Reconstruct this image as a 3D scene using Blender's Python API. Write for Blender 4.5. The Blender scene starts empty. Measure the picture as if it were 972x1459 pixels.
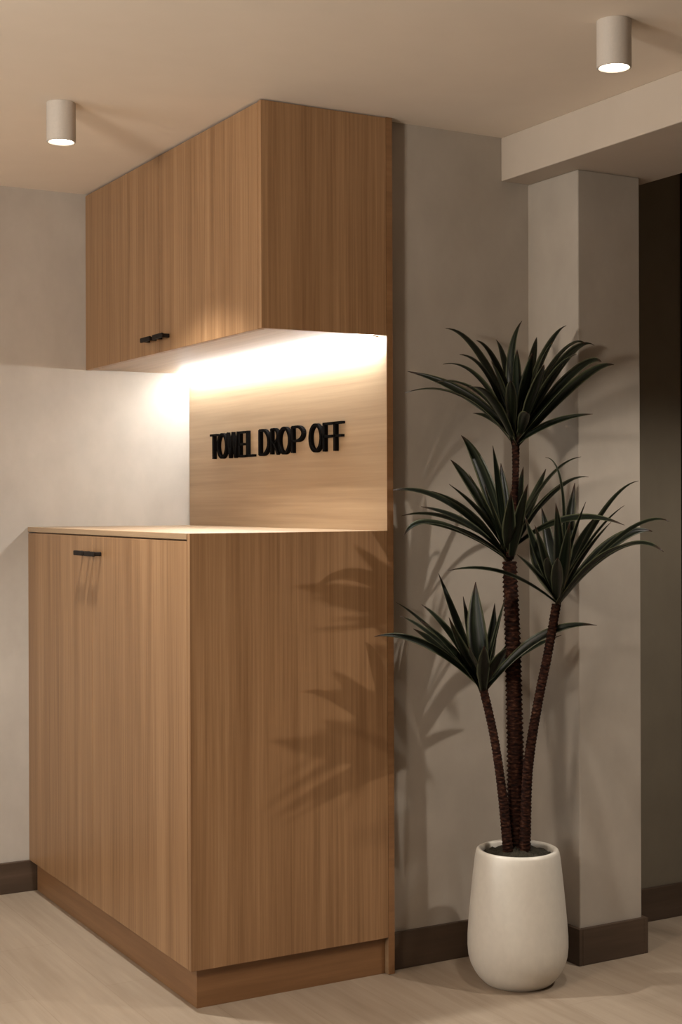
import bpy, bmesh, math, random
from mathutils import Vector, Matrix
random.seed(11)
sc = bpy.context.scene
COL = sc.collection
PI = math.pi
LED_E = 72
P_LEFT, P_RIGHT, P_COR = 134, 36, 108
P_SIDE_FILL, P_UP, W_AMB, EXPO = 38, 76, .012, 0.0
CROWNS = {
 'T': ((0.281, -0.222, 1.487), [
   (0.143, -0.161, 1.611, 0.001, -0.095, 1.622, 1),
   (0.194, -0.096, 1.627, 0.082, 0.02, 1.694, 1),
   (0.145, -0.239, 1.653, 0.021, -0.255, 1.688, 1.1),
   (0.223, -0.128, 1.733, 0.17, -0.041, 1.814, 1),
   (0.214, -0.224, 1.688, 0.15, -0.223, 1.761, 1.15),
   (0.297, -0.154, 1.687, 0.31, -0.09, 1.785, 0.9),
   (0.283, -0.201, 1.702, 0.32, -0.2, 1.827, 1),
   (0.249, -0.267, 1.638, 0.223, -0.309, 1.732, 1.1),
   (0.266, -0.292, 1.637, 0.242, -0.35, 1.72, 1.1),
   (0.375, -0.229, 1.724, 0.452, -0.229, 1.818, 1.15),
   (0.37, -0.296, 1.714, 0.425, -0.349, 1.752, 1.2),
   (0.352, -0.379, 1.66, 0.361, -0.492, 1.69, 1.1),
   (0.431, -0.307, 1.651, 0.518, -0.356, 1.7, 1),
   (0.335, -0.315, 1.536, 0.4, -0.409, 1.558, 0.8),
   (0.262, -0.15, 1.549, 0.237, -0.079, 1.574, 0.7),
   (0.136, -0.311, 1.593, 0.006, -0.396, 1.616, 1.1),
   (0.438, -0.234, 1.714, 0.554, -0.227, 1.768, 1.1),
   (0.189, -0.326, 1.598, 0.115, -0.428, 1.634, 1.1),
   (0.218, -0.342, 1.545, 0.153, -0.449, 1.551, 1),
   (0.296, -0.308, 1.675, 0.294, -0.379, 1.753, 1.2),
   (0.206, -0.196, 1.661, 0.132, -0.168, 1.727, 1.2),
   (0.291, -0.368, 1.651, 0.28, -0.491, 1.705, 1.2),
   (0.169, -0.198, 1.621, 0.052, -0.168, 1.647, 1.1),
   (0.245, -0.357, 1.613, 0.19, -0.47, 1.676, 1.2),
   (0.176, -0.303, 1.623, 0.086, -0.382, 1.688, 1.1),
   (0.372, -0.165, 1.689, 0.443, -0.105, 1.798, 1),
 ]),
 'M': ((0.263, -0.212, 1.168), [
   (0.107, -0.148, 1.316, -0.035, -0.089, 1.356, 1),
   (0.149, -0.094, 1.272, 0.053, 0.01, 1.284, 1),
   (0.05, -0.186, 1.263, -0.072, -0.203, 1.232, 1),
   (0.211, -0.167, 1.391, 0.164, -0.127, 1.508, 1.25),
   (0.215, -0.116, 1.353, 0.189, -0.036, 1.443, 0.9),
   (0.211, -0.23, 1.352, 0.18, -0.255, 1.475, 1.3),
   (0.271, -0.178, 1.313, 0.283, -0.149, 1.431, 1.2),
   (0.322, -0.168, 1.303, 0.377, -0.127, 1.423, 1),
   (0.339, -0.217, 1.317, 0.393, -0.211, 1.415, 0.9),
   (0.34, -0.279, 1.371, 0.413, -0.342, 1.445, 1),
   (0.407, -0.231, 1.346, 0.522, -0.239, 1.392, 1),
   (0.322, -0.385, 1.272, 0.387, -0.551, 1.261, 0.9),
   (0.174, -0.24, 1.294, 0.094, -0.266, 1.398, 1.1),
   (0.159, -0.293, 1.276, 0.07, -0.372, 1.368, 1),
   (0.101, -0.245, 1.261, -0.06, -0.27, 1.311, 1),
   (0.276, -0.313, 1.285, 0.293, -0.408, 1.369, 1),
   (0.213, -0.324, 1.266, 0.168, -0.428, 1.368, 1),
   (0.217, -0.086, 1.284, 0.161, 0.02, 1.354, 1),
   (0.185, -0.324, 1.257, 0.115, -0.427, 1.35, 1.1),
   (0.196, -0.175, 1.284, 0.12, -0.132, 1.372, 1.1),
   (0.161, -0.14, 1.236, 0.058, -0.067, 1.265, 0.9),
 ]),
 'R': ((0.34, -0.325, 1.044), [
   (0.214, -0.254, 1.128, 0.083, -0.18, 1.136, 0.8),
   (0.275, -0.327, 1.171, 0.227, -0.336, 1.283, 1.7),
   (0.245, -0.364, 1.123, 0.154, -0.399, 1.185, 1.3),
   (0.359, -0.273, 1.197, 0.369, -0.222, 1.307, 1),
   (0.353, -0.332, 1.341, 0.315, -0.31, 1.443, 0.8),
   (0.302, -0.381, 1.2, 0.259, -0.428, 1.319, 1.1),
   (0.374, -0.328, 1.217, 0.401, -0.329, 1.374, 1.3),
   (0.462, -0.37, 1.284, 0.562, -0.405, 1.379, 1),
   (0.475, -0.447, 1.233, 0.555, -0.535, 1.269, 1),
   (0.432, -0.47, 1.191, 0.488, -0.587, 1.191, 1.25),
   (0.49, -0.378, 1.207, 0.604, -0.413, 1.24, 1.1),
   (0.341, -0.442, 1.173, 0.343, -0.55, 1.269, 1.1),
   (0.232, -0.435, 1.139, 0.143, -0.542, 1.182, 0.9),
   (0.241, -0.455, 1.13, 0.15, -0.576, 1.182, 1.1),
   (0.437, -0.301, 1.196, 0.519, -0.276, 1.283, 1.1),
   (0.384, -0.427, 1.223, 0.416, -0.517, 1.312, 1),
   (0.347, -0.251, 1.138, 0.356, -0.184, 1.234, 1.3),
   (0.348, -0.484, 1.165, 0.346, -0.626, 1.215, 1),
   (0.246, -0.396, 1.165, 0.163, -0.464, 1.263, 1.2),
   (0.326, -0.41, 1.201, 0.311, -0.488, 1.322, 1.2),
   (0.273, -0.442, 1.166, 0.209, -0.549, 1.269, 1.1),
 ]),
 'L': ((0.188, -0.193, 0.812), [
   (0.132, -0.146, 0.985, 0.097, -0.112, 1.126, 1.2),
   (0.083, -0.196, 0.953, -0.014, -0.199, 1.049, 1.3),
   (0.095, -0.079, 0.962, 0.035, 0.012, 1.041, 0.9),
   (0.074, -0.129, 0.944, -0.008, -0.083, 1.01, 1.1),
   (0.012, -0.172, 0.939, -0.138, -0.159, 0.966, 0.8),
   (0.187, -0.169, 0.965, 0.194, -0.152, 1.101, 1.8),
   (0.238, -0.159, 0.923, 0.278, -0.124, 1.038, 1.1),
   (0.207, -0.227, 0.939, 0.221, -0.257, 1.067, 1.3),
   (0.174, -0.279, 0.889, 0.155, -0.354, 0.939, 1.1),
   (0.31, -0.293, 0.953, 0.429, -0.388, 0.987, 0.9),
   (0.089, -0.293, 0.895, 0.009, -0.391, 0.95, 1),
   (0.048, -0.254, 0.922, -0.085, -0.308, 1.015, 1.1),
   (0.114, -0.306, 0.885, 0.042, -0.409, 0.953, 1.1),
   (0.268, -0.161, 0.872, 0.345, -0.132, 0.955, 1.1),
   (0.095, -0.234, 0.917, 0.021, -0.278, 1.018, 1.3),
   (0.144, -0.075, 0.901, 0.098, 0.02, 0.963, 1),
   (0.3, -0.21, 0.895, 0.425, -0.237, 0.949, 0.8),
   (0.2, -0.122, 0.922, 0.215, -0.059, 1.055, 1.2),
 ]),
}
TRUNKS = {
 'centre': [(0.279, -0.222, 0.36, 0.034), (0.278, -0.221, 0.577, 0.028), (0.275, -0.219, 0.771, 0.025), (0.271, -0.217, 0.965, 0.0225), (0.265, -0.213, 1.158, 0.02)],
 'upper': [(0.266, -0.214, 1.178, 0.015), (0.275, -0.219, 1.294, 0.012), (0.28, -0.222, 1.391, 0.0105), (0.281, -0.222, 1.491, 0.011)],
 'right': [(0.281, -0.257, 0.367, 0.022), (0.283, -0.269, 0.584, 0.0185), (0.299, -0.29, 0.758, 0.016), (0.32, -0.313, 0.912, 0.0145), (0.34, -0.325, 1.044, 0.0135)],
 'left': [(0.241, -0.235, 0.367, 0.019), (0.228, -0.227, 0.525, 0.0165), (0.209, -0.216, 0.679, 0.014), (0.188, -0.193, 0.816, 0.0125)],
}
LETTERS = [('T', 1.1771, 1.1173), ('O', 1.1173, 1.0368), ('W', 1.0394, 0.9449), ('E', 0.9424, 0.8909), ('L', 0.8836, 0.8250), ('D', 0.7900, 0.7130), ('R', 0.7053, 0.6491), ('O', 0.6514, 0.567), ('P', 0.5595, 0.477), ('O', 0.4428, 0.3599), ('F', 0.353, 0.2884), ('F', 0.2864, 0.232)]

# ------------------------------------------------------------------ helpers
def link(name, bm, mat, parent=None, loc=None, smooth=False, angle=None):
    """link a bmesh as ONE mesh object; vertices are given in world space"""
    me = bpy.data.meshes.new(name)
    org = Vector(loc) if loc is not None else (parent_world(parent) if parent else Vector((0, 0, 0)))
    bmesh.ops.translate(bm, verts=bm.verts, vec=-org)
    bmesh.ops.recalc_face_normals(bm, faces=bm.faces)
    bm.to_mesh(me); bm.free()
    if smooth:
        for p in me.polygons: p.use_smooth = True
    o = bpy.data.objects.new(name, me); COL.objects.link(o)
    me.materials.append(mat)
    if parent:
        o.parent = parent; o.location = org - parent_world(parent)
    else:
        o.location = org
    if smooth and angle:
        md = o.modifiers.new('split', 'EDGE_SPLIT'); md.split_angle = angle
    return o

def parent_world(o):
    v = Vector((0, 0, 0))
    while o is not None:
        v = v + o.location; o = o.parent
    return v

def thing(name, label, cat, loc, group=None):
    o = bpy.data.objects.new(name, None); COL.objects.link(o)
    o.location = loc; o.empty_display_size = .1
    o['label'] = label; o['category'] = cat
    if group: o['group'] = group
    return o

def tag(o, label, cat, group=None):
    o['label'] = label; o['category'] = cat
    if group: o['group'] = group
    return o

def struct(o):
    o['kind'] = 'structure'; return o

def box(bm, x0, x1, y0, y1, z0, z1, bev=0, seg=2):
    r = bmesh.ops.create_cube(bm, size=1)
    vs = r['verts']
    for v in vs:
        v.co = Vector((x0 + (v.co.x + .5) * (x1 - x0), y0 + (v.co.y + .5) * (y1 - y0), z0 + (v.co.z + .5) * (z1 - z0)))
    if bev:
        es = {e for v in vs for e in v.link_edges}
        bmesh.ops.bevel(bm, geom=list(es), offset=bev, segments=seg, affect='EDGES', profile=.5)
    return bm

def boxbm(*a, **k): return box(bmesh.new(), *a, **k)

def lathe(bm, prof, c, n=48, cap0=False, cap1=False):
    rings = []
    for r, z in prof:
        rings.append([bm.verts.new((c[0] + r * math.cos(2 * PI * i / n), c[1] + r * math.sin(2 * PI * i / n), c[2] + z)) for i in range(n)])
    for a, b in zip(rings, rings[1:]):
        for i in range(n):
            bm.faces.new((a[i], a[(i + 1) % n], b[(i + 1) % n], b[i]))
    if cap0: bm.faces.new(rings[0][::-1])
    if cap1: bm.faces.new(rings[-1])
    return bm

def catmull(pts, n):
    out = []
    P = [pts[0]] + list(pts) + [pts[-1]]
    for i in range(1, len(P) - 2):
        for k in range(n):
            t = k / n
            q = []
            for a, b, c, d in zip(P[i - 1], P[i], P[i + 1], P[i + 2]):
                q.append(.5 * (2 * b + (c - a) * t + (2 * a - 5 * b + 4 * c - d) * t * t + (3 * b - a - 3 * c + d) * t ** 3))
            out.append(q)
    out.append(list(pts[-1]))
    return out

# ------------------------------------------------------------------ materials
def srgb(r, g, b):
    f = lambda c: (c / 255 / 12.92) if c / 255 <= .04045 else ((c / 255 + .055) / 1.055) ** 2.4
    return (f(r), f(g), f(b), 1)

class NT:
    def __init__(s, name):
        s.m = bpy.data.materials.new(name); s.m.use_nodes = True
        s.t = s.m.node_tree; s.b = s.t.nodes['Principled BSDF']
    def n(s, typ, **k):
        x = s.t.nodes.new(typ)
        for a, v in k.items():
            if a in x.inputs.keys(): x.inputs[a].default_value = v
            else: setattr(x, a, v)
        return x
    def l(s, a, b): s.t.links.new(a, b)

def ramp(nt, stops):
    r = nt.n('ShaderNodeValToRGB')
    e = r.color_ramp.elements
    while len(e) < len(stops): e.new(.5)
    for el, (p, c) in zip(e, stops): el.position = p; el.color = c
    return r

def noise_coords(nt, scale, rot=(0, 0, 0)):
    tc = nt.n('ShaderNodeNewGeometry')
    mp = nt.n('ShaderNodeMapping'); mp.inputs['Scale'].default_value = scale; mp.inputs['Rotation'].default_value = rot
    nt.l(tc.outputs['Position'], mp.inputs['Vector'])
    return mp.outputs['Vector']

def wood(name, stops, fine, broad, rough=.42, bump=.06, figure=.55):
    nt = NT(name)
    n1 = nt.n('ShaderNodeTexNoise', Scale=1.0, Detail=6.0, Roughness=.62); nt.l(noise_coords(nt, fine), n1.inputs['Vector'])
    n2 = nt.n('ShaderNodeTexNoise', Scale=1.0, Detail=3.0, Roughness=.5); n2.inputs['Distortion'].default_value = .4
    nt.l(noise_coords(nt, broad), n2.inputs['Vector'])
    mx = nt.n('ShaderNodeMix', data_type='FLOAT'); mx.inputs[0].default_value = figure
    nt.l(n1.outputs['Fac'], mx.inputs[2]); nt.l(n2.outputs['Fac'], mx.inputs[3])
    rp = ramp(nt, stops); nt.l(mx.outputs[0], rp.inputs['Fac'])
    nt.l(rp.outputs['Color'], nt.b.inputs['Base Color'])
    nt.b.inputs['Roughness'].default_value = rough
    bp = nt.n('ShaderNodeBump', Strength=bump, Distance=.002); nt.l(n1.outputs['Fac'], bp.inputs['Height']); nt.l(bp.outputs['Normal'], nt.b.inputs['Normal'])
    return nt.m

OAK = [(.30, (.165, .081, .033, 1)), (.45, (.25, .134, .061, 1)), (.56, (.315, .177, .085, 1)), (.70, (.39, .236, .124, 1))]
OAK_L = [(.30, (.24, .153, .085, 1)), (.46, (.31, .203, .117, 1)), (.58, (.36, .243, .142, 1)), (.70, (.42, .29, .175, 1))]
m_oak = wood('oak veneer vertical grain', OAK, (130, 130, 2.0), (18, 18, .4), figure=.48)
m_oak_h = wood('oak veneer horizontal grain', OAK_L, (90, 1.8, 90), (14, .5, 14), rough=.45)
m_plinth = wood('oak plinth', [(.3, (.165, .078, .030, 1)), (.55, (.235, .118, .050, 1)), (.7, (.285, .150, .066, 1))], (3, 3, 80), (1, 1, 14))
m_skirt = wood('dark wood skirting', [(.3, (.048, .029, .018, 1)), (.55, (.070, .044, .028, 1)), (.7, (.095, .062, .042, 1))], (4, 4, 70), (1.2, 1.2, 14), rough=.5)
m_edge = wood('oak worktop', OAK_L, (60, 2, 60), (12, .6, 12), rough=.38)

def plaster(name, c1, c2, rough=.85, sc1=1.6, sc2=9, bump=.12):
    nt = NT(name)
    n1 = nt.n('ShaderNodeTexNoise', Scale=1.0, Detail=5.0, Roughness=.6); nt.l(noise_coords(nt, (sc1 * 1.5, sc1 * 1.5, sc1)), n1.inputs['Vector'])
    n2 = nt.n('ShaderNodeTexNoise', Scale=1.0, Detail=6.0, Roughness=.6); nt.l(noise_coords(nt, (sc2, sc2, sc2 * .7)), n2.inputs['Vector'])
    mx = nt.n('ShaderNodeMix', data_type='FLOAT'); mx.inputs[0].default_value = .4
    nt.l(n1.outputs['Fac'], mx.inputs[2]); nt.l(n2.outputs['Fac'], mx.inputs[3])
    rp = ramp(nt, [(.36, c1), (.64, c2)]); nt.l(mx.outputs[0], rp.inputs['Fac'])
    nt.l(rp.outputs['Color'], nt.b.inputs['Base Color'])
    nt.b.inputs['Roughness'].default_value = rough
    bp = nt.n('ShaderNodeBump', Strength=bump, Distance=.004); nt.l(n2.outputs['Fac'], bp.inputs['Height']); nt.l(bp.outputs['Normal'], nt.b.inputs['Normal'])
    return nt.m

m_wall = plaster('limewash wall', (.40, .355, .31, 1), (.48, .435, .385, 1))
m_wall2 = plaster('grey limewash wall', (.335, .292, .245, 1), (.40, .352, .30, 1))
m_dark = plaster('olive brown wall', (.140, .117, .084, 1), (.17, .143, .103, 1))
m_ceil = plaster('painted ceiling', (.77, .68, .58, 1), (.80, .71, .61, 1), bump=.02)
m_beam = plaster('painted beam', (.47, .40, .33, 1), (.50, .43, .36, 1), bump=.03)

def floor_mat():
    nt = NT('pale wood plank floor')
    tc = nt.n('ShaderNodeNewGeometry')
    mp = nt.n('ShaderNodeMapping'); mp.inputs['Rotation'].default_value = (0, 0, PI / 2); mp.inputs['Location'].default_value = (.31, .12, 0)
    nt.l(tc.outputs['Position'], mp.inputs['Vector'])
    br = nt.n('ShaderNodeTexBrick', Scale=1.0); br.offset = .37
    br.inputs['Brick Width'].default_value = 1.2; br.inputs['Row Height'].default_value = .2
    br.inputs['Mortar Size'].default_value = .0018; br.inputs['Mortar Smooth'].default_value = .3
    br.inputs['Color1'].default_value = (.42, .42, .42, 1); br.inputs['Color2'].default_value = (.58, .58, .58, 1); br.inputs['Mortar'].default_value = (.22, .22, .22, 1)
    nt.l(mp.outputs['Vector'], br.inputs['Vector'])
    n1 = nt.n('ShaderNodeTexNoise', Scale=1.0, Detail=7.0, Roughness=.62); nt.l(noise_coords(nt, (42, 2.2, 1)), n1.inputs['Vector'])
    n2 = nt.n('ShaderNodeTexNoise', Scale=1.0, Detail=4.0, Roughness=.55); n2.inputs['Distortion'].default_value = .6
    nt.l(noise_coords(nt, (8, .9, 1)), n2.inputs['Vector'])
    a = nt.n('ShaderNodeMix', data_type='FLOAT'); a.inputs[0].default_value = .5
    nt.l(n1.outputs['Fac'], a.inputs[2]); nt.l(n2.outputs['Fac'], a.inputs[3])
    b = nt.n('ShaderNodeMix', data_type='FLOAT'); b.inputs[0].default_value = .28
    nt.l(a.outputs[0], b.inputs[2]); nt.l(br.outputs['Color'], b.inputs[3])
    rp = ramp(nt, [(.30, (.22, .165, .118, 1)), (.47, (.295, .23, .17, 1)), (.58, (.345, .275, .208, 1)), (.72, (.41, .335, .26, 1))])
    nt.l(b.outputs[0], rp.inputs['Fac']); nt.l(rp.outputs['Color'], nt.b.inputs['Base Color'])
    nt.b.inputs['Roughness'].default_value = .5
    bp = nt.n('ShaderNodeBump', Strength=.08, Distance=.003); nt.l(b.outputs[0], bp.inputs['Height']); nt.l(bp.outputs['Normal'], nt.b.inputs['Normal'])
    return nt.m
m_floor = floor_mat()

def plain(name, c, rough=.5, metal=0, emit=None, spec=None):
    nt = NT(name)
    n = nt.n('ShaderNodeTexNoise', Scale=18.0, Detail=2.0)
    rp = ramp(nt, [(.3, tuple(v * .97 for v in c[:3]) + (1,)), (.7, tuple(min(1, v * 1.02) for v in c[:3]) + (1,))])
    nt.l(n.outputs['Fac'], rp.inputs['Fac']); nt.l(rp.outputs['Color'], nt.b.inputs['Base Color'])
    nt.b.inputs['Roughness'].default_value = rough; nt.b.inputs['Metallic'].default_value = metal
    if spec is not None: nt.b.inputs['Specular IOR Level'].default_value = spec
    if emit:
        nt.b.inputs['Emission Color'].default_value = emit[0]; nt.b.inputs['Emission Strength'].default_value = emit[1]
    return nt.m
m_black = plain('matt black metal', (.004, .003, .0025), .9, spec=.04)
m_bronze = plain('dark bronze', (.012, .008, .006), .6, .2, spec=.25)
m_pot = plain('off white glazed ceramic', (.62, .58, .515), .36)
m_lamp = plain('white painted aluminium', (.47, .42, .37), .5)
WARM = (1.0, .91, .80, 1)
m_bulb = plain('lit lamp lens', (.9, .85, .75), .4, emit=((1, .88, .72, 1), 9))
m_led = plain('lit led diffuser', (.9, .85, .75), .4, emit=((.93, 1.0, 1.02, 1), LED_E))
m_alu = plain('led channel', (.5, .45, .38), .4, .7)
m_soil = None

def soil_mat():
    nt = NT('mossy potting soil')
    n = nt.n('ShaderNodeTexNoise', Scale=45.0, Detail=6.0)
    rp = ramp(nt, [(.35, (.018, .012, .008, 1)), (.55, (.05, .04, .022, 1)), (.7, (.06, .065, .03, 1))])
    nt.l(n.outputs['Fac'], rp.inputs['Fac']); nt.l(rp.outputs['Color'], nt.b.inputs['Base Color']); nt.b.inputs['Roughness'].default_value = .95
    bp = nt.n('ShaderNodeBump', Strength=1.0, Distance=.01); nt.l(n.outputs['Fac'], bp.inputs['Height']); nt.l(bp.outputs['Normal'], nt.b.inputs['Normal'])
    return nt.m
m_soil = soil_mat()

def leaf_mat():
    nt = NT('striped dark green leaf')
    uv = nt.n('ShaderNodeUVMap'); sp = nt.n('ShaderNodeSeparateXYZ'); nt.l(uv.outputs['UV'], sp.inputs[0])
    # fine lengthwise streaks across the blade
    mp = nt.n('ShaderNodeMapping'); mp.inputs['Scale'].default_value = (7, .6, 1); nt.l(uv.outputs['UV'], mp.inputs['Vector'])
    ns = nt.n('ShaderNodeTexNoise', Scale=1.0, Detail=3.0); nt.l(mp.outputs['Vector'], ns.inputs['Vector'])
    r1 = ramp(nt, [(.38, (.003, .004, .0022, 1)), (.60, (.008, .0125, .006, 1)), (.74, (.032, .038, .020, 1))]); nt.l(ns.outputs['Fac'], r1.inputs['Fac'])
    # pale margin
    ab = nt.n('ShaderNodeMath', operation='FRACT'); nt.l(sp.outputs['X'], ab.inputs[0])
    re = ramp(nt, [(0, (1, 1, 1, 1)), (.07, (1, 1, 1, 1)), (.13, (0, 0, 0, 1)), (.88, (0, 0, 0, 1)), (.94, (1, 1, 1, 1))]); nt.l(ab.outputs[0], re.inputs['Fac'])
    m1 = nt.n('ShaderNodeMix', data_type='RGBA'); nt.l(re.outputs['Color'], m1.inputs[0]); nt.l(r1.outputs['Color'], m1.inputs[6]); m1.inputs[7].default_value = (.075, .08, .045, 1)
    # reddish brown at tip and base
    rt = ramp(nt, [(0, (.9, .9, .9, 1)), (.06, (0, 0, 0, 1)), (.86, (0, 0, 0, 1)), (.97, (.85, .85, .85, 1))]); nt.l(sp.outputs['Y'], rt.inputs['Fac'])
    m2 = nt.n('ShaderNodeMix', data_type='RGBA'); nt.l(rt.outputs['Color'], m2.inputs[0]); nt.l(m1.outputs[2], m2.inputs[6]); m2.inputs[7].default_value = (.035, .014, .009, 1)
    nt.l(m2.outputs[2], nt.b.inputs['Base Color']); nt.b.inputs['Roughness'].default_value = .38; nt.b.inputs['Specular IOR Level'].default_value = .24
    return nt.m
m_leaf = leaf_mat()

def bark_mat():
    nt = NT('fibrous red brown bark')
    n = nt.n('ShaderNodeTexNoise', Scale=1.0, Detail=5.0); nt.l(noise_coords(nt, (70, 70, 190)), n.inputs['Vector'])
    rp = ramp(nt, [(.38, (.008, .003, .002, 1)), (.58, (.032, .011, .006, 1)), (.76, (.10, .046, .027, 1))]); nt.l(n.outputs['Fac'], rp.inputs['Fac'])
    nt.l(rp.outputs['Color'], nt.b.inputs['Base Color']); nt.b.inputs['Roughness'].default_value = .85; nt.b.inputs['Specular IOR Level'].default_value = .12
    bp = nt.n('ShaderNodeBump', Strength=.7, Distance=.004); nt.l(n.outputs['Fac'], bp.inputs['Height']); nt.l(bp.outputs['Normal'], nt.b.inputs['Normal'])
    return nt.m
m_bark = bark_mat()

# ------------------------------------------------------------------ dimensions (metres)
DU, DL, L = .3914, .5998, 1.3833
ZC, ZU, ZT, ZB = 2.4013, 1.7889, 1.2430, .1043
ZS = 1.2265                       # underside of worktop
T = .020                          # thickness of the back panel
G = .039                          # face of the wall right of the cabinets
XB, ZBM, XE = .4216, 2.2724, .820
XC, XC2, D = .5206, .750, .196
BB = .105

# ------------------------------------------------------------------ the setting
struct(link('floor', boxbm(-5, 3.2, -6.5, 1.6, -.1, 0), m_floor))
struct(link('ceiling', boxbm(-5, 3.2, -6.5, 1.6, ZC, ZC + .1), m_ceil))
struct(link('wall_left', boxbm(-5, T, L, L + .12, 0, ZC), m_wall))
struct(link('wall_niche', boxbm(T, T + .12, G + .12, L + .12, 0, ZC), m_wall))
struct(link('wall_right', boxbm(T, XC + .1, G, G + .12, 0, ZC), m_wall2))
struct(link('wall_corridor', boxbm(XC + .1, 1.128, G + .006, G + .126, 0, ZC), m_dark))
# ceiling beam and the column under it
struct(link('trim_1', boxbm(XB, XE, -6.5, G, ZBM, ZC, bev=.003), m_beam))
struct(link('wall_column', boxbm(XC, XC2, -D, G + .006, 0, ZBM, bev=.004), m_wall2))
# skirting boards
struct(link('baseboard_left', boxbm(-5, -DL + .03, L - .014, L, 0, BB, bev=.002), m_skirt))
struct(link('baseboard_right', boxbm(T + .004, XC - .013, G - .013, G, 0, BB, bev=.002), m_skirt))
bm = boxbm(XC - .013, XC, -D - .013, G, 0, BB, bev=.002)
box(bm, XC, XC2, -D - .013, -D, 0, BB, bev=.002); box(bm, XC2, XC2 + .013, -D - .013, G, 0, BB, bev=.002)
struct(link('baseboard_column', bm, m_skirt))
struct(link('baseboard_corridor', boxbm(XC2 + .013, 1.128, G - .007, G + .006, 0, BB, bev=.002), m_skirt))
# dark door casing at the end of the corridor wall
m_case = plain('dark green painted casing', (.022, .026, .018), .5)
struct(link('trim_2', boxbm(1.128, 1.205, G - .01, G + .126, 0, ZC, bev=.003), m_case))

# ------------------------------------------------------------------ wood panel behind the niche and the sign
panel = link('wall_panel', boxbm(0, T, 0.0012, L - .002, 0.001, ZC - .001, bev=.001), m_oak_h, loc=(0, .69, 0))
tag(panel, 'pale oak back panel with horizontal grain carrying the black sign letters', 'panel')

link('edge_band', boxbm(0.0002, T, 0.0, .0012, .001, ZC - .001), m_plinth, panel)['label'] = 'darker brown front edge'

STROKES = {
 'T': [((0, 1), (1, 1)), ((.5, 0), (.5, 1))],
 'W': [((0, 1), (.25, 0)), ((.25, 0), (.5, 1)), ((.5, 1), (.75, 0)), ((.75, 0), (1, 1))],
 'E': [((0, 0), (0, 1)), ((0, 1), (1, 1)), ((0, .5), (.85, .5)), ((0, 0), (1, 0))],
 'L': [((0, 0), (0, 1)), ((0, 0), (1, 0))],
 'F': [((0, 0), (0, 1)), ((0, 1), (1, 1)), ((0, .52), (.9, .52))],
}
def arc(cx, cy, rx, ry, a0, a1, n=14):
    return [(cx + rx * math.cos(a0 + (a1 - a0) * i / n), cy + ry * math.sin(a0 + (a1 - a0) * i / n)) for i in range(n + 1)]
def chain(pts): return list(zip(pts, pts[1:]))
STROKES['O'] = chain(arc(.5, .5, .5, .5, PI / 2, PI / 2 + 2 * PI, 28))
STROKES['D'] = [((0, 0), (0, 1)), ((0, 1), (.3, 1)), ((0, 0), (.3, 0))] + chain(arc(.3, .5, .7, .5, PI / 2, -PI / 2, 18))
STROKES['P'] = [((0, 0), (0, 1)), ((0, 1), (.4, 1)), ((0, .45), (.4, .45))] + chain(arc(.4, .725, .6, .275, PI / 2, -PI / 2, 14))
STROKES['R'] = STROKES['P'] + [((.4, .45), (1, 0))]

def letter_bm(ch, y0, y1, z0, z1):
    """extruded strokes on the plane x=0, reading towards -Y; vertical strokes heavier than horizontal ones"""
    bm = bmesh.new()
    wv, wh = .0125, .0075
    d0, d1 = -.013, -.001
    ya, yb = y0 - wv * .5, y1 + wv * .5
    za, zb = z0 + wh * .5, z1 - wh * .5
    for (a, b) in STROKES[ch]:
        p = Vector((0, ya + (yb - ya) * a[0], za + (zb - za) * a[1])); q = Vector((0, ya + (yb - ya) * b[0], za + (zb - za) * b[1]))
        dv = q - p; ln = dv.length
        if ln < 1e-6: continue
        t = dv / ln
        w = wh + (wv - wh) * abs(t.z) ** .8
        if ch in 'WR': w *= .8
        nrm = Vector((0, -t.z, t.y))
        ext = t * (.0035 if len(STROKES[ch]) < 8 else .0012)
        c = [p - ext - nrm * w / 2, p - ext + nrm * w / 2, q + ext + nrm * w / 2, q + ext - nrm * w / 2]
        f = [bm.verts.new((d0, v.y, v.z)) for v in c]; g = [bm.verts.new((d1, v.y, v.z)) for v in c]
        bm.faces.new(f); bm.faces.new(g[::-1])
        for i in range(4): bm.faces.new((f[i], f[(i + 1) % 4], g[(i + 1) % 4], g[i]))
    return bm
sign = thing('wall_sign', 'black raised letters reading TOWEL DROP OFF on the oak back panel', 'sign', (0, .70, 1.475))
for ch, y0, y1 in LETTERS:
    link('letter', letter_bm(ch, y0, y1, 1.4755, 1.5625), m_black, sign)

# ------------------------------------------------------------------ cabinets
def handle_bm(x, y0, y1, z):
    """bow shaped bar with a rounded post at either end, on a face looking towards -X"""
    bm = bmesh.new()
    box(bm, x - .030, x - .021, y0, y1, z - .0075, z + .0075, bev=.003, seg=3)
    for y in (y0 + .010, y1 - .010):
        box(bm, x - .024, x - .0002, y - .006, y + .006, z - .006, z + .006, bev=.0025, seg=2)
    return bm

# upper
up = thing('wall_cabinet', 'oak wall cabinet with two doors hung under the ceiling above the counter', 'cabinet', (-DU / 2, L / 2, ZU))
SP = .708                                                        # where the two doors meet
link('body', boxbm(-DU + .021, -.0005, .019, L - .002, ZU + .019, ZC - .003), m_oak, up)
link('bottom_panel', boxbm(-DU + .021, -.0005, .019, L - .002, ZU + .0005, ZU + .0185), m_edge, up)['label'] = 'pale oak underside'
link('end_panel', boxbm(-DU + .0012, -.0005, 0, .0185, ZU, ZC - .003, bev=.0008), m_oak, up)
for a, b, hy in ((.0, SP - .0012, (SP - .086, SP - .010)), (SP + .0012, L - .003, (SP + .014, SP + .090))):
    d = link('door', boxbm(-DU, -DU + .020, a if a > .01 else .0192, b, ZU - .001, ZC - .006, bev=.001), m_oak, up)
    h = link('handle', handle_bm(-DU, hy[0], hy[1], 1.832), m_bronze, d); h['label'] = 'dark bronze bar handle'

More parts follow.
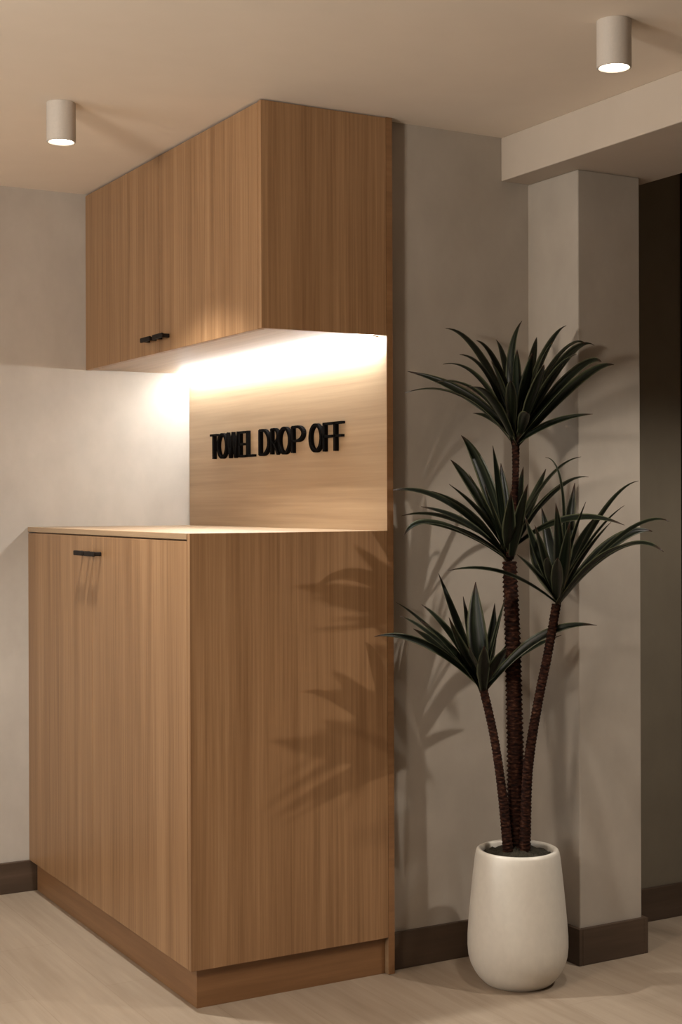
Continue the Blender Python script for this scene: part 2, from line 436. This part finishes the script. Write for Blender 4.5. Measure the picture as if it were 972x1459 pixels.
# lower
lo = thing('base_cabinet', 'tall oak towel bin cabinet with two doors standing on the floor', 'cabinet', (-DL / 2, L / 2, 0))
SL = .742
link('body', boxbm(-DL + .021, -.0005, .019, L - .016, ZB + .001, ZS - .001), m_oak, lo)
link('end_panel', boxbm(-DL + .0004, -.0005, 0, .0185, ZB, ZT, bev=.0006), m_oak, lo)
pb = boxbm(-DL + .024, -.0005, .018, L - .016, 0, ZB - .0005, bev=.001)
link('plinth', pb, m_plinth, lo)['label'] = 'recessed darker plinth'
for a, b, hy in ((.0192, SL - .0012, (SL - .088, SL - .008)), (SL + .0012, L - .003, (SL + .008, SL + .088))):
    d = link('door', boxbm(-DL, -DL + .020, a, b, ZB, ZS - .004, bev=.001), m_oak, lo)
    h = link('handle', handle_bm(-DL, hy[0], hy[1], 1.171), m_bronze, d); h['label'] = 'dark bronze bar handle'
wt = link('worktop', boxbm(-DL - .001, -.0005, .0188, L - .001, ZS, ZT, bev=.0012), m_edge, loc=(-DL / 2, L / 2, ZS))
tag(wt, 'thin pale oak worktop lying on the base cabinet under the sign', 'worktop')

# led strip under the wall cabinet, against the back panel
led = thing('led_strip', 'glowing warm led strip under the wall cabinet along the back panel', 'light', (-.02, L / 2, ZU))
link('channel', boxbm(-.036, -.016, .015, L - .012, ZU - .004, ZU - .0005), m_alu, led)
link('diffuser', boxbm(-.040, -.012, .016, L - .013, ZU - .0150, ZU - .0042, bev=.004, seg=3), m_led, led)['label'] = 'glowing diffuser'

# ------------------------------------------------------------------ ceiling downlights
def downlight(x, y, label, power, zc=ZC, ang=78, col=WARM, blend=.5):
    R, H = .039, .106
    t = thing('ceiling_downlight', label, 'ceiling light', (x, y, zc), 'cylinder downlights on the ceiling')
    bm = bmesh.new()
    lathe(bm, [(R, -.0005), (R, -H + .0015), (R - .0015, -H), (R - .004, -H), (R - .005, -H + .002), (R - .006, -H + .016), (.001, -H + .017)], (x, y, zc), 40, cap0=True)
    link('housing', bm, m_lamp, t, smooth=True, angle=.6)
    bm = bmesh.new(); lathe(bm, [(R - .0062, -H + .0155), (R - .0075, -H + .006), (R - .014, -H + .004), (.001, -H + .003)], (x, y, zc), 40)
    link('lens', bm, m_bulb, t, smooth=True)['label'] = 'glowing lens'
    ld = bpy.data.lights.new('downlight beam', 'SPOT'); ld.energy = power; ld.color = col[:3]
    ld.spot_size = math.radians(ang * 2); ld.spot_blend = blend; ld.shadow_soft_size = .028
    lo_ = bpy.data.objects.new('downlight_beam', ld); COL.objects.link(lo_); lo_.parent = t; lo_.location = (0, 0, -H - .004)
    return t
downlight(-.8404, .3017, 'white cylinder downlight on the ceiling left of the wall cabinet', P_LEFT, ang=50, blend=.6, col=(1, .98, .91, 1))
downlight(.0299, -.9408, 'white cylinder downlight on the ceiling near the beam, above the plant', P_RIGHT, ang=37, blend=.5)
downlight(1.05, -1.5, 'white cylinder downlight on the ceiling to the right of the beam', P_COR, ang=69, blend=.34)

# ------------------------------------------------------------------ potted dracaena
PX, PY = .2815, -.2229
pl = thing('potted_plant', 'tall dark green dracaena with three stems in an off white rounded pot', 'plant', (PX, PY, 0))
bm = bmesh.new()
prof = [(.001, .012), (.080, .012), (.084, .003), (.088, 0), (.094, .003), (.103, .012), (.1125, .022), (.121, .035), (.130, .053), (.136, .074), (.1385, .100), (.1382, .130), (.135, .175), (.1300, .230), (.1240, .290), (.118, .342), (.1148, .358), (.112, .365), (.107, .3675), (.101, .366), (.0975, .360), (.097, .345), (.099, .330), (.001, .330)]
lathe(bm, prof, (PX, PY, 0), 64)
link('pot', bm, m_pot, pl, smooth=True, angle=1.2)['label'] = 'off white rounded ceramic pot'
bm = bmesh.new()
lathe(bm, [(.0972, .349), (.090, .353), (.075, .357), (.06, .361), (.045, .368), (.03, .376), (.001, .378)], (PX, PY, 0), 48)
for v in bm.verts: v.co.z += random.uniform(-.004, .004)
link('soil', bm, m_soil, pl, smooth=True)['label'] = 'mossy dark soil'

def trunk_bm(pts, radii, ring=.011, amp=.10):
    pp = catmull([tuple(p[:3]) + (r,) for p, r in zip(pts, radii)], 24)
    bm = bmesh.new(); n = 14; prev = None
    # resample at ring spacing
    path = [Vector(p[:3]) for p in pp]; rad = [p[3] for p in pp]
    S = [0]
    for a, b in zip(path, path[1:]): S.append(S[-1] + (b - a).length)
    m = max(4, int(S[-1] / ring * 3)); j = 0; first = None
    for k in range(m + 1):
        s = S[-1] * k / m
        while j < len(S) - 2 and S[j + 1] < s: j += 1
        u = (s - S[j]) / max(1e-9, S[j + 1] - S[j])
        c = path[j].lerp(path[j + 1], u); r = rad[j] + (rad[j + 1] - rad[j]) * u
        tg = (path[j + 1] - path[j]).normalized()
        ax = tg.cross(Vector((0, 1, 0))).normalized(); ay = tg.cross(ax)
        f = (1 + amp, 1 - amp * .3, 1 - amp)[k % 3]
        ringv = []
        for i in range(n):
            a = 2 * PI * i / n
            rr = r * f * (1 + random.uniform(-amp, amp) * .45)
            ringv.append(bm.verts.new(c + ax * rr * math.cos(a) + ay * rr * math.sin(a)))
        if prev:
            for i in range(n): bm.faces.new((prev[i], prev[(i + 1) % n], ringv[(i + 1) % n], ringv[i]))
        else: first = ringv
        prev = ringv
    bm.faces.new(first[::-1]); bm.faces.new(prev)
    return bm
RAD = {'centre': (.0270, .0235, .0220, .0210, .0195), 'upper': (.0150, .0105, .0095, .0110), 'right': (.0160, .0140, .0130, .0125, .0125), 'left': (.0145, .0128, .0118, .0118)}
for k in ('centre', 'upper', 'right', 'left'):
    link('stem', trunk_bm(TRUNKS[k], RAD[k], ring=.013 if k == 'centre' else .010, amp=.11 if k == 'centre' else .08), m_bark, pl, smooth=True)

def crown_bm(base, leaves, seed):
    rnd = random.Random(seed)
    bm = bmesh.new(); uvl = bm.loops.layers.uv.new('UVMap')
    B = Vector(base)
    for (mx, my, mz, tx, ty, tz, w) in leaves:
        M, Tp = Vector((mx, my, mz)), Vector((tx, ty, tz))
        st = B + Vector((rnd.uniform(-.008, .008), rnd.uniform(-.008, .008), rnd.uniform(-.012, .02)))
        Cc = 2 * M - (st + Tp) * .5
        outw = Vector((Tp.x - B.x, Tp.y - B.y, 0))
        if outw.length < 1e-4: outw = Vector((1, 0, 0))
        outw.normalize()
        hw = .0158 * w * rnd.uniform(.88, 1.12)
        roll = rnd.uniform(-.55, .55)
        N = 16; rows = []
        ph = rnd.uniform(0, 50)
        for i in range(N + 1):
            t = i / N
            p = st * (1 - t) ** 2 + Cc * 2 * t * (1 - t) + Tp * t * t
            tg = (2 * (1 - t) * (Cc - st) + 2 * t * (Tp - Cc)).normalized()
            # blade face looks up and back towards the stem axis for steep leaves
            face = (Vector((0, 0, 1)) * .55 - outw * .45 + Vector((-.49, -.87, 0)) * .55)
            side = tg.cross(face)
            if side.length < 1e-4: side = tg.cross(Vector((1, 0, 0)))
            side.normalize()
            side = Matrix.Rotation(roll, 3, tg) @ side
            nr = side.cross(tg).normalized()
            prof_ = (.42 + .58 * min(1, t / .38) ** .8) if t < .38 else max(0, 1 - ((t - .38) / .62) ** 1.9)
            ww = hw * max(.03, prof_)
            fold = ww * .38
            rows.append(([p - side * ww + nr * fold, p - side * ww * .5 + nr * fold * .45, p, p + side * ww * .5 + nr * fold * .45, p + side * ww + nr * fold], t))
        vs = [[bm.verts.new(q) for q in r] for r, _ in rows]
        for i in range(N):
            for k in range(4):
                f = bm.faces.new((vs[i][k], vs[i][k + 1], vs[i + 1][k + 1], vs[i + 1][k]))
                f.smooth = True
                for lp, (a, b) in zip(f.loops, ((k, i), (k + 1, i), (k + 1, i + 1), (k, i + 1))):
                    lp[uvl].uv = (min(.999, max(.001, a / 4)) + int(ph), b / N)
    return bm
for i, k in enumerate(('T', 'M', 'R', 'L')):
    base, lv = CROWNS[k]
    o = link('leaf_crown', crown_bm(base, lv, 40 + i), m_leaf, pl)
    for p in o.data.polygons: p.use_smooth = True
    md = o.modifiers.new('thickness', 'SOLIDIFY'); md.thickness = .0008; md.offset = 0

# ------------------------------------------------------------------ room ambience and added fill lights
w = bpy.data.worlds.new('room ambience'); sc.world = w; w.use_nodes = True
bg = w.node_tree.nodes['Background']; bg.inputs['Color'].default_value = (1.0, .87, .72, 1); bg.inputs['Strength'].default_value = W_AMB
def area(name, loc, target, size, sy, power, col):
    ld = bpy.data.lights.new(name, 'AREA'); ld.shape = 'RECTANGLE'; ld.size = size; ld.size_y = sy; ld.energy = power; ld.color = col
    o = bpy.data.objects.new(name, ld); COL.objects.link(o); o.location = loc
    o.rotation_euler = (Vector(target) - Vector(loc)).to_track_quat('-Z', 'Y').to_euler()
    return o
area('side_fill', (-4.6, .1, 1.1), (0, .1, 1.4), 1.8, 1.6, P_SIDE_FILL, (1, 1, .96))  # added soft fill on left-facing sides, standing for an unseen lit room
area('ceiling_fill', (-3.0, -1.7, 1.9), (-2.6, -1.5, 2.4), .35, .35, P_UP, (1, .90, .78))  # added out-of-frame fill aimed up to brighten the ceiling, no fixture

# ------------------------------------------------------------------ camera
cam = bpy.data.cameras.new('camera'); co = bpy.data.objects.new('camera', cam); COL.objects.link(co)
yaw, roll = -.5128, -.0033
r0 = Vector((math.cos(yaw), math.sin(yaw), 0)); f0 = Vector((-math.sin(yaw), math.cos(yaw), 0)); u0 = Vector((0, 0, 1))
rr = r0 * math.cos(roll) + u0 * math.sin(roll); uu = -r0 * math.sin(roll) + u0 * math.cos(roll)
mw = Matrix((rr, uu, -f0)).transposed().to_4x4(); mw.translation = Vector((-2.1148, -3.4928, 1.32))
co.matrix_world = mw
cam.sensor_fit = 'HORIZONTAL'; cam.sensor_width = 36; cam.lens = 36 * 2078.266 / 972
cam.shift_y = -(729.5 - 717.26) / 972
cam.clip_start = .05; cam.clip_end = 100
sc.camera = co
sc.view_settings.view_transform = 'Standard'; sc.view_settings.look = 'None'; sc.view_settings.gamma = 1; sc.view_settings.use_curve_mapping = False
sc.view_settings.exposure = EXPO
sc.cycles.max_bounces = 8; sc.cycles.diffuse_bounces = 5
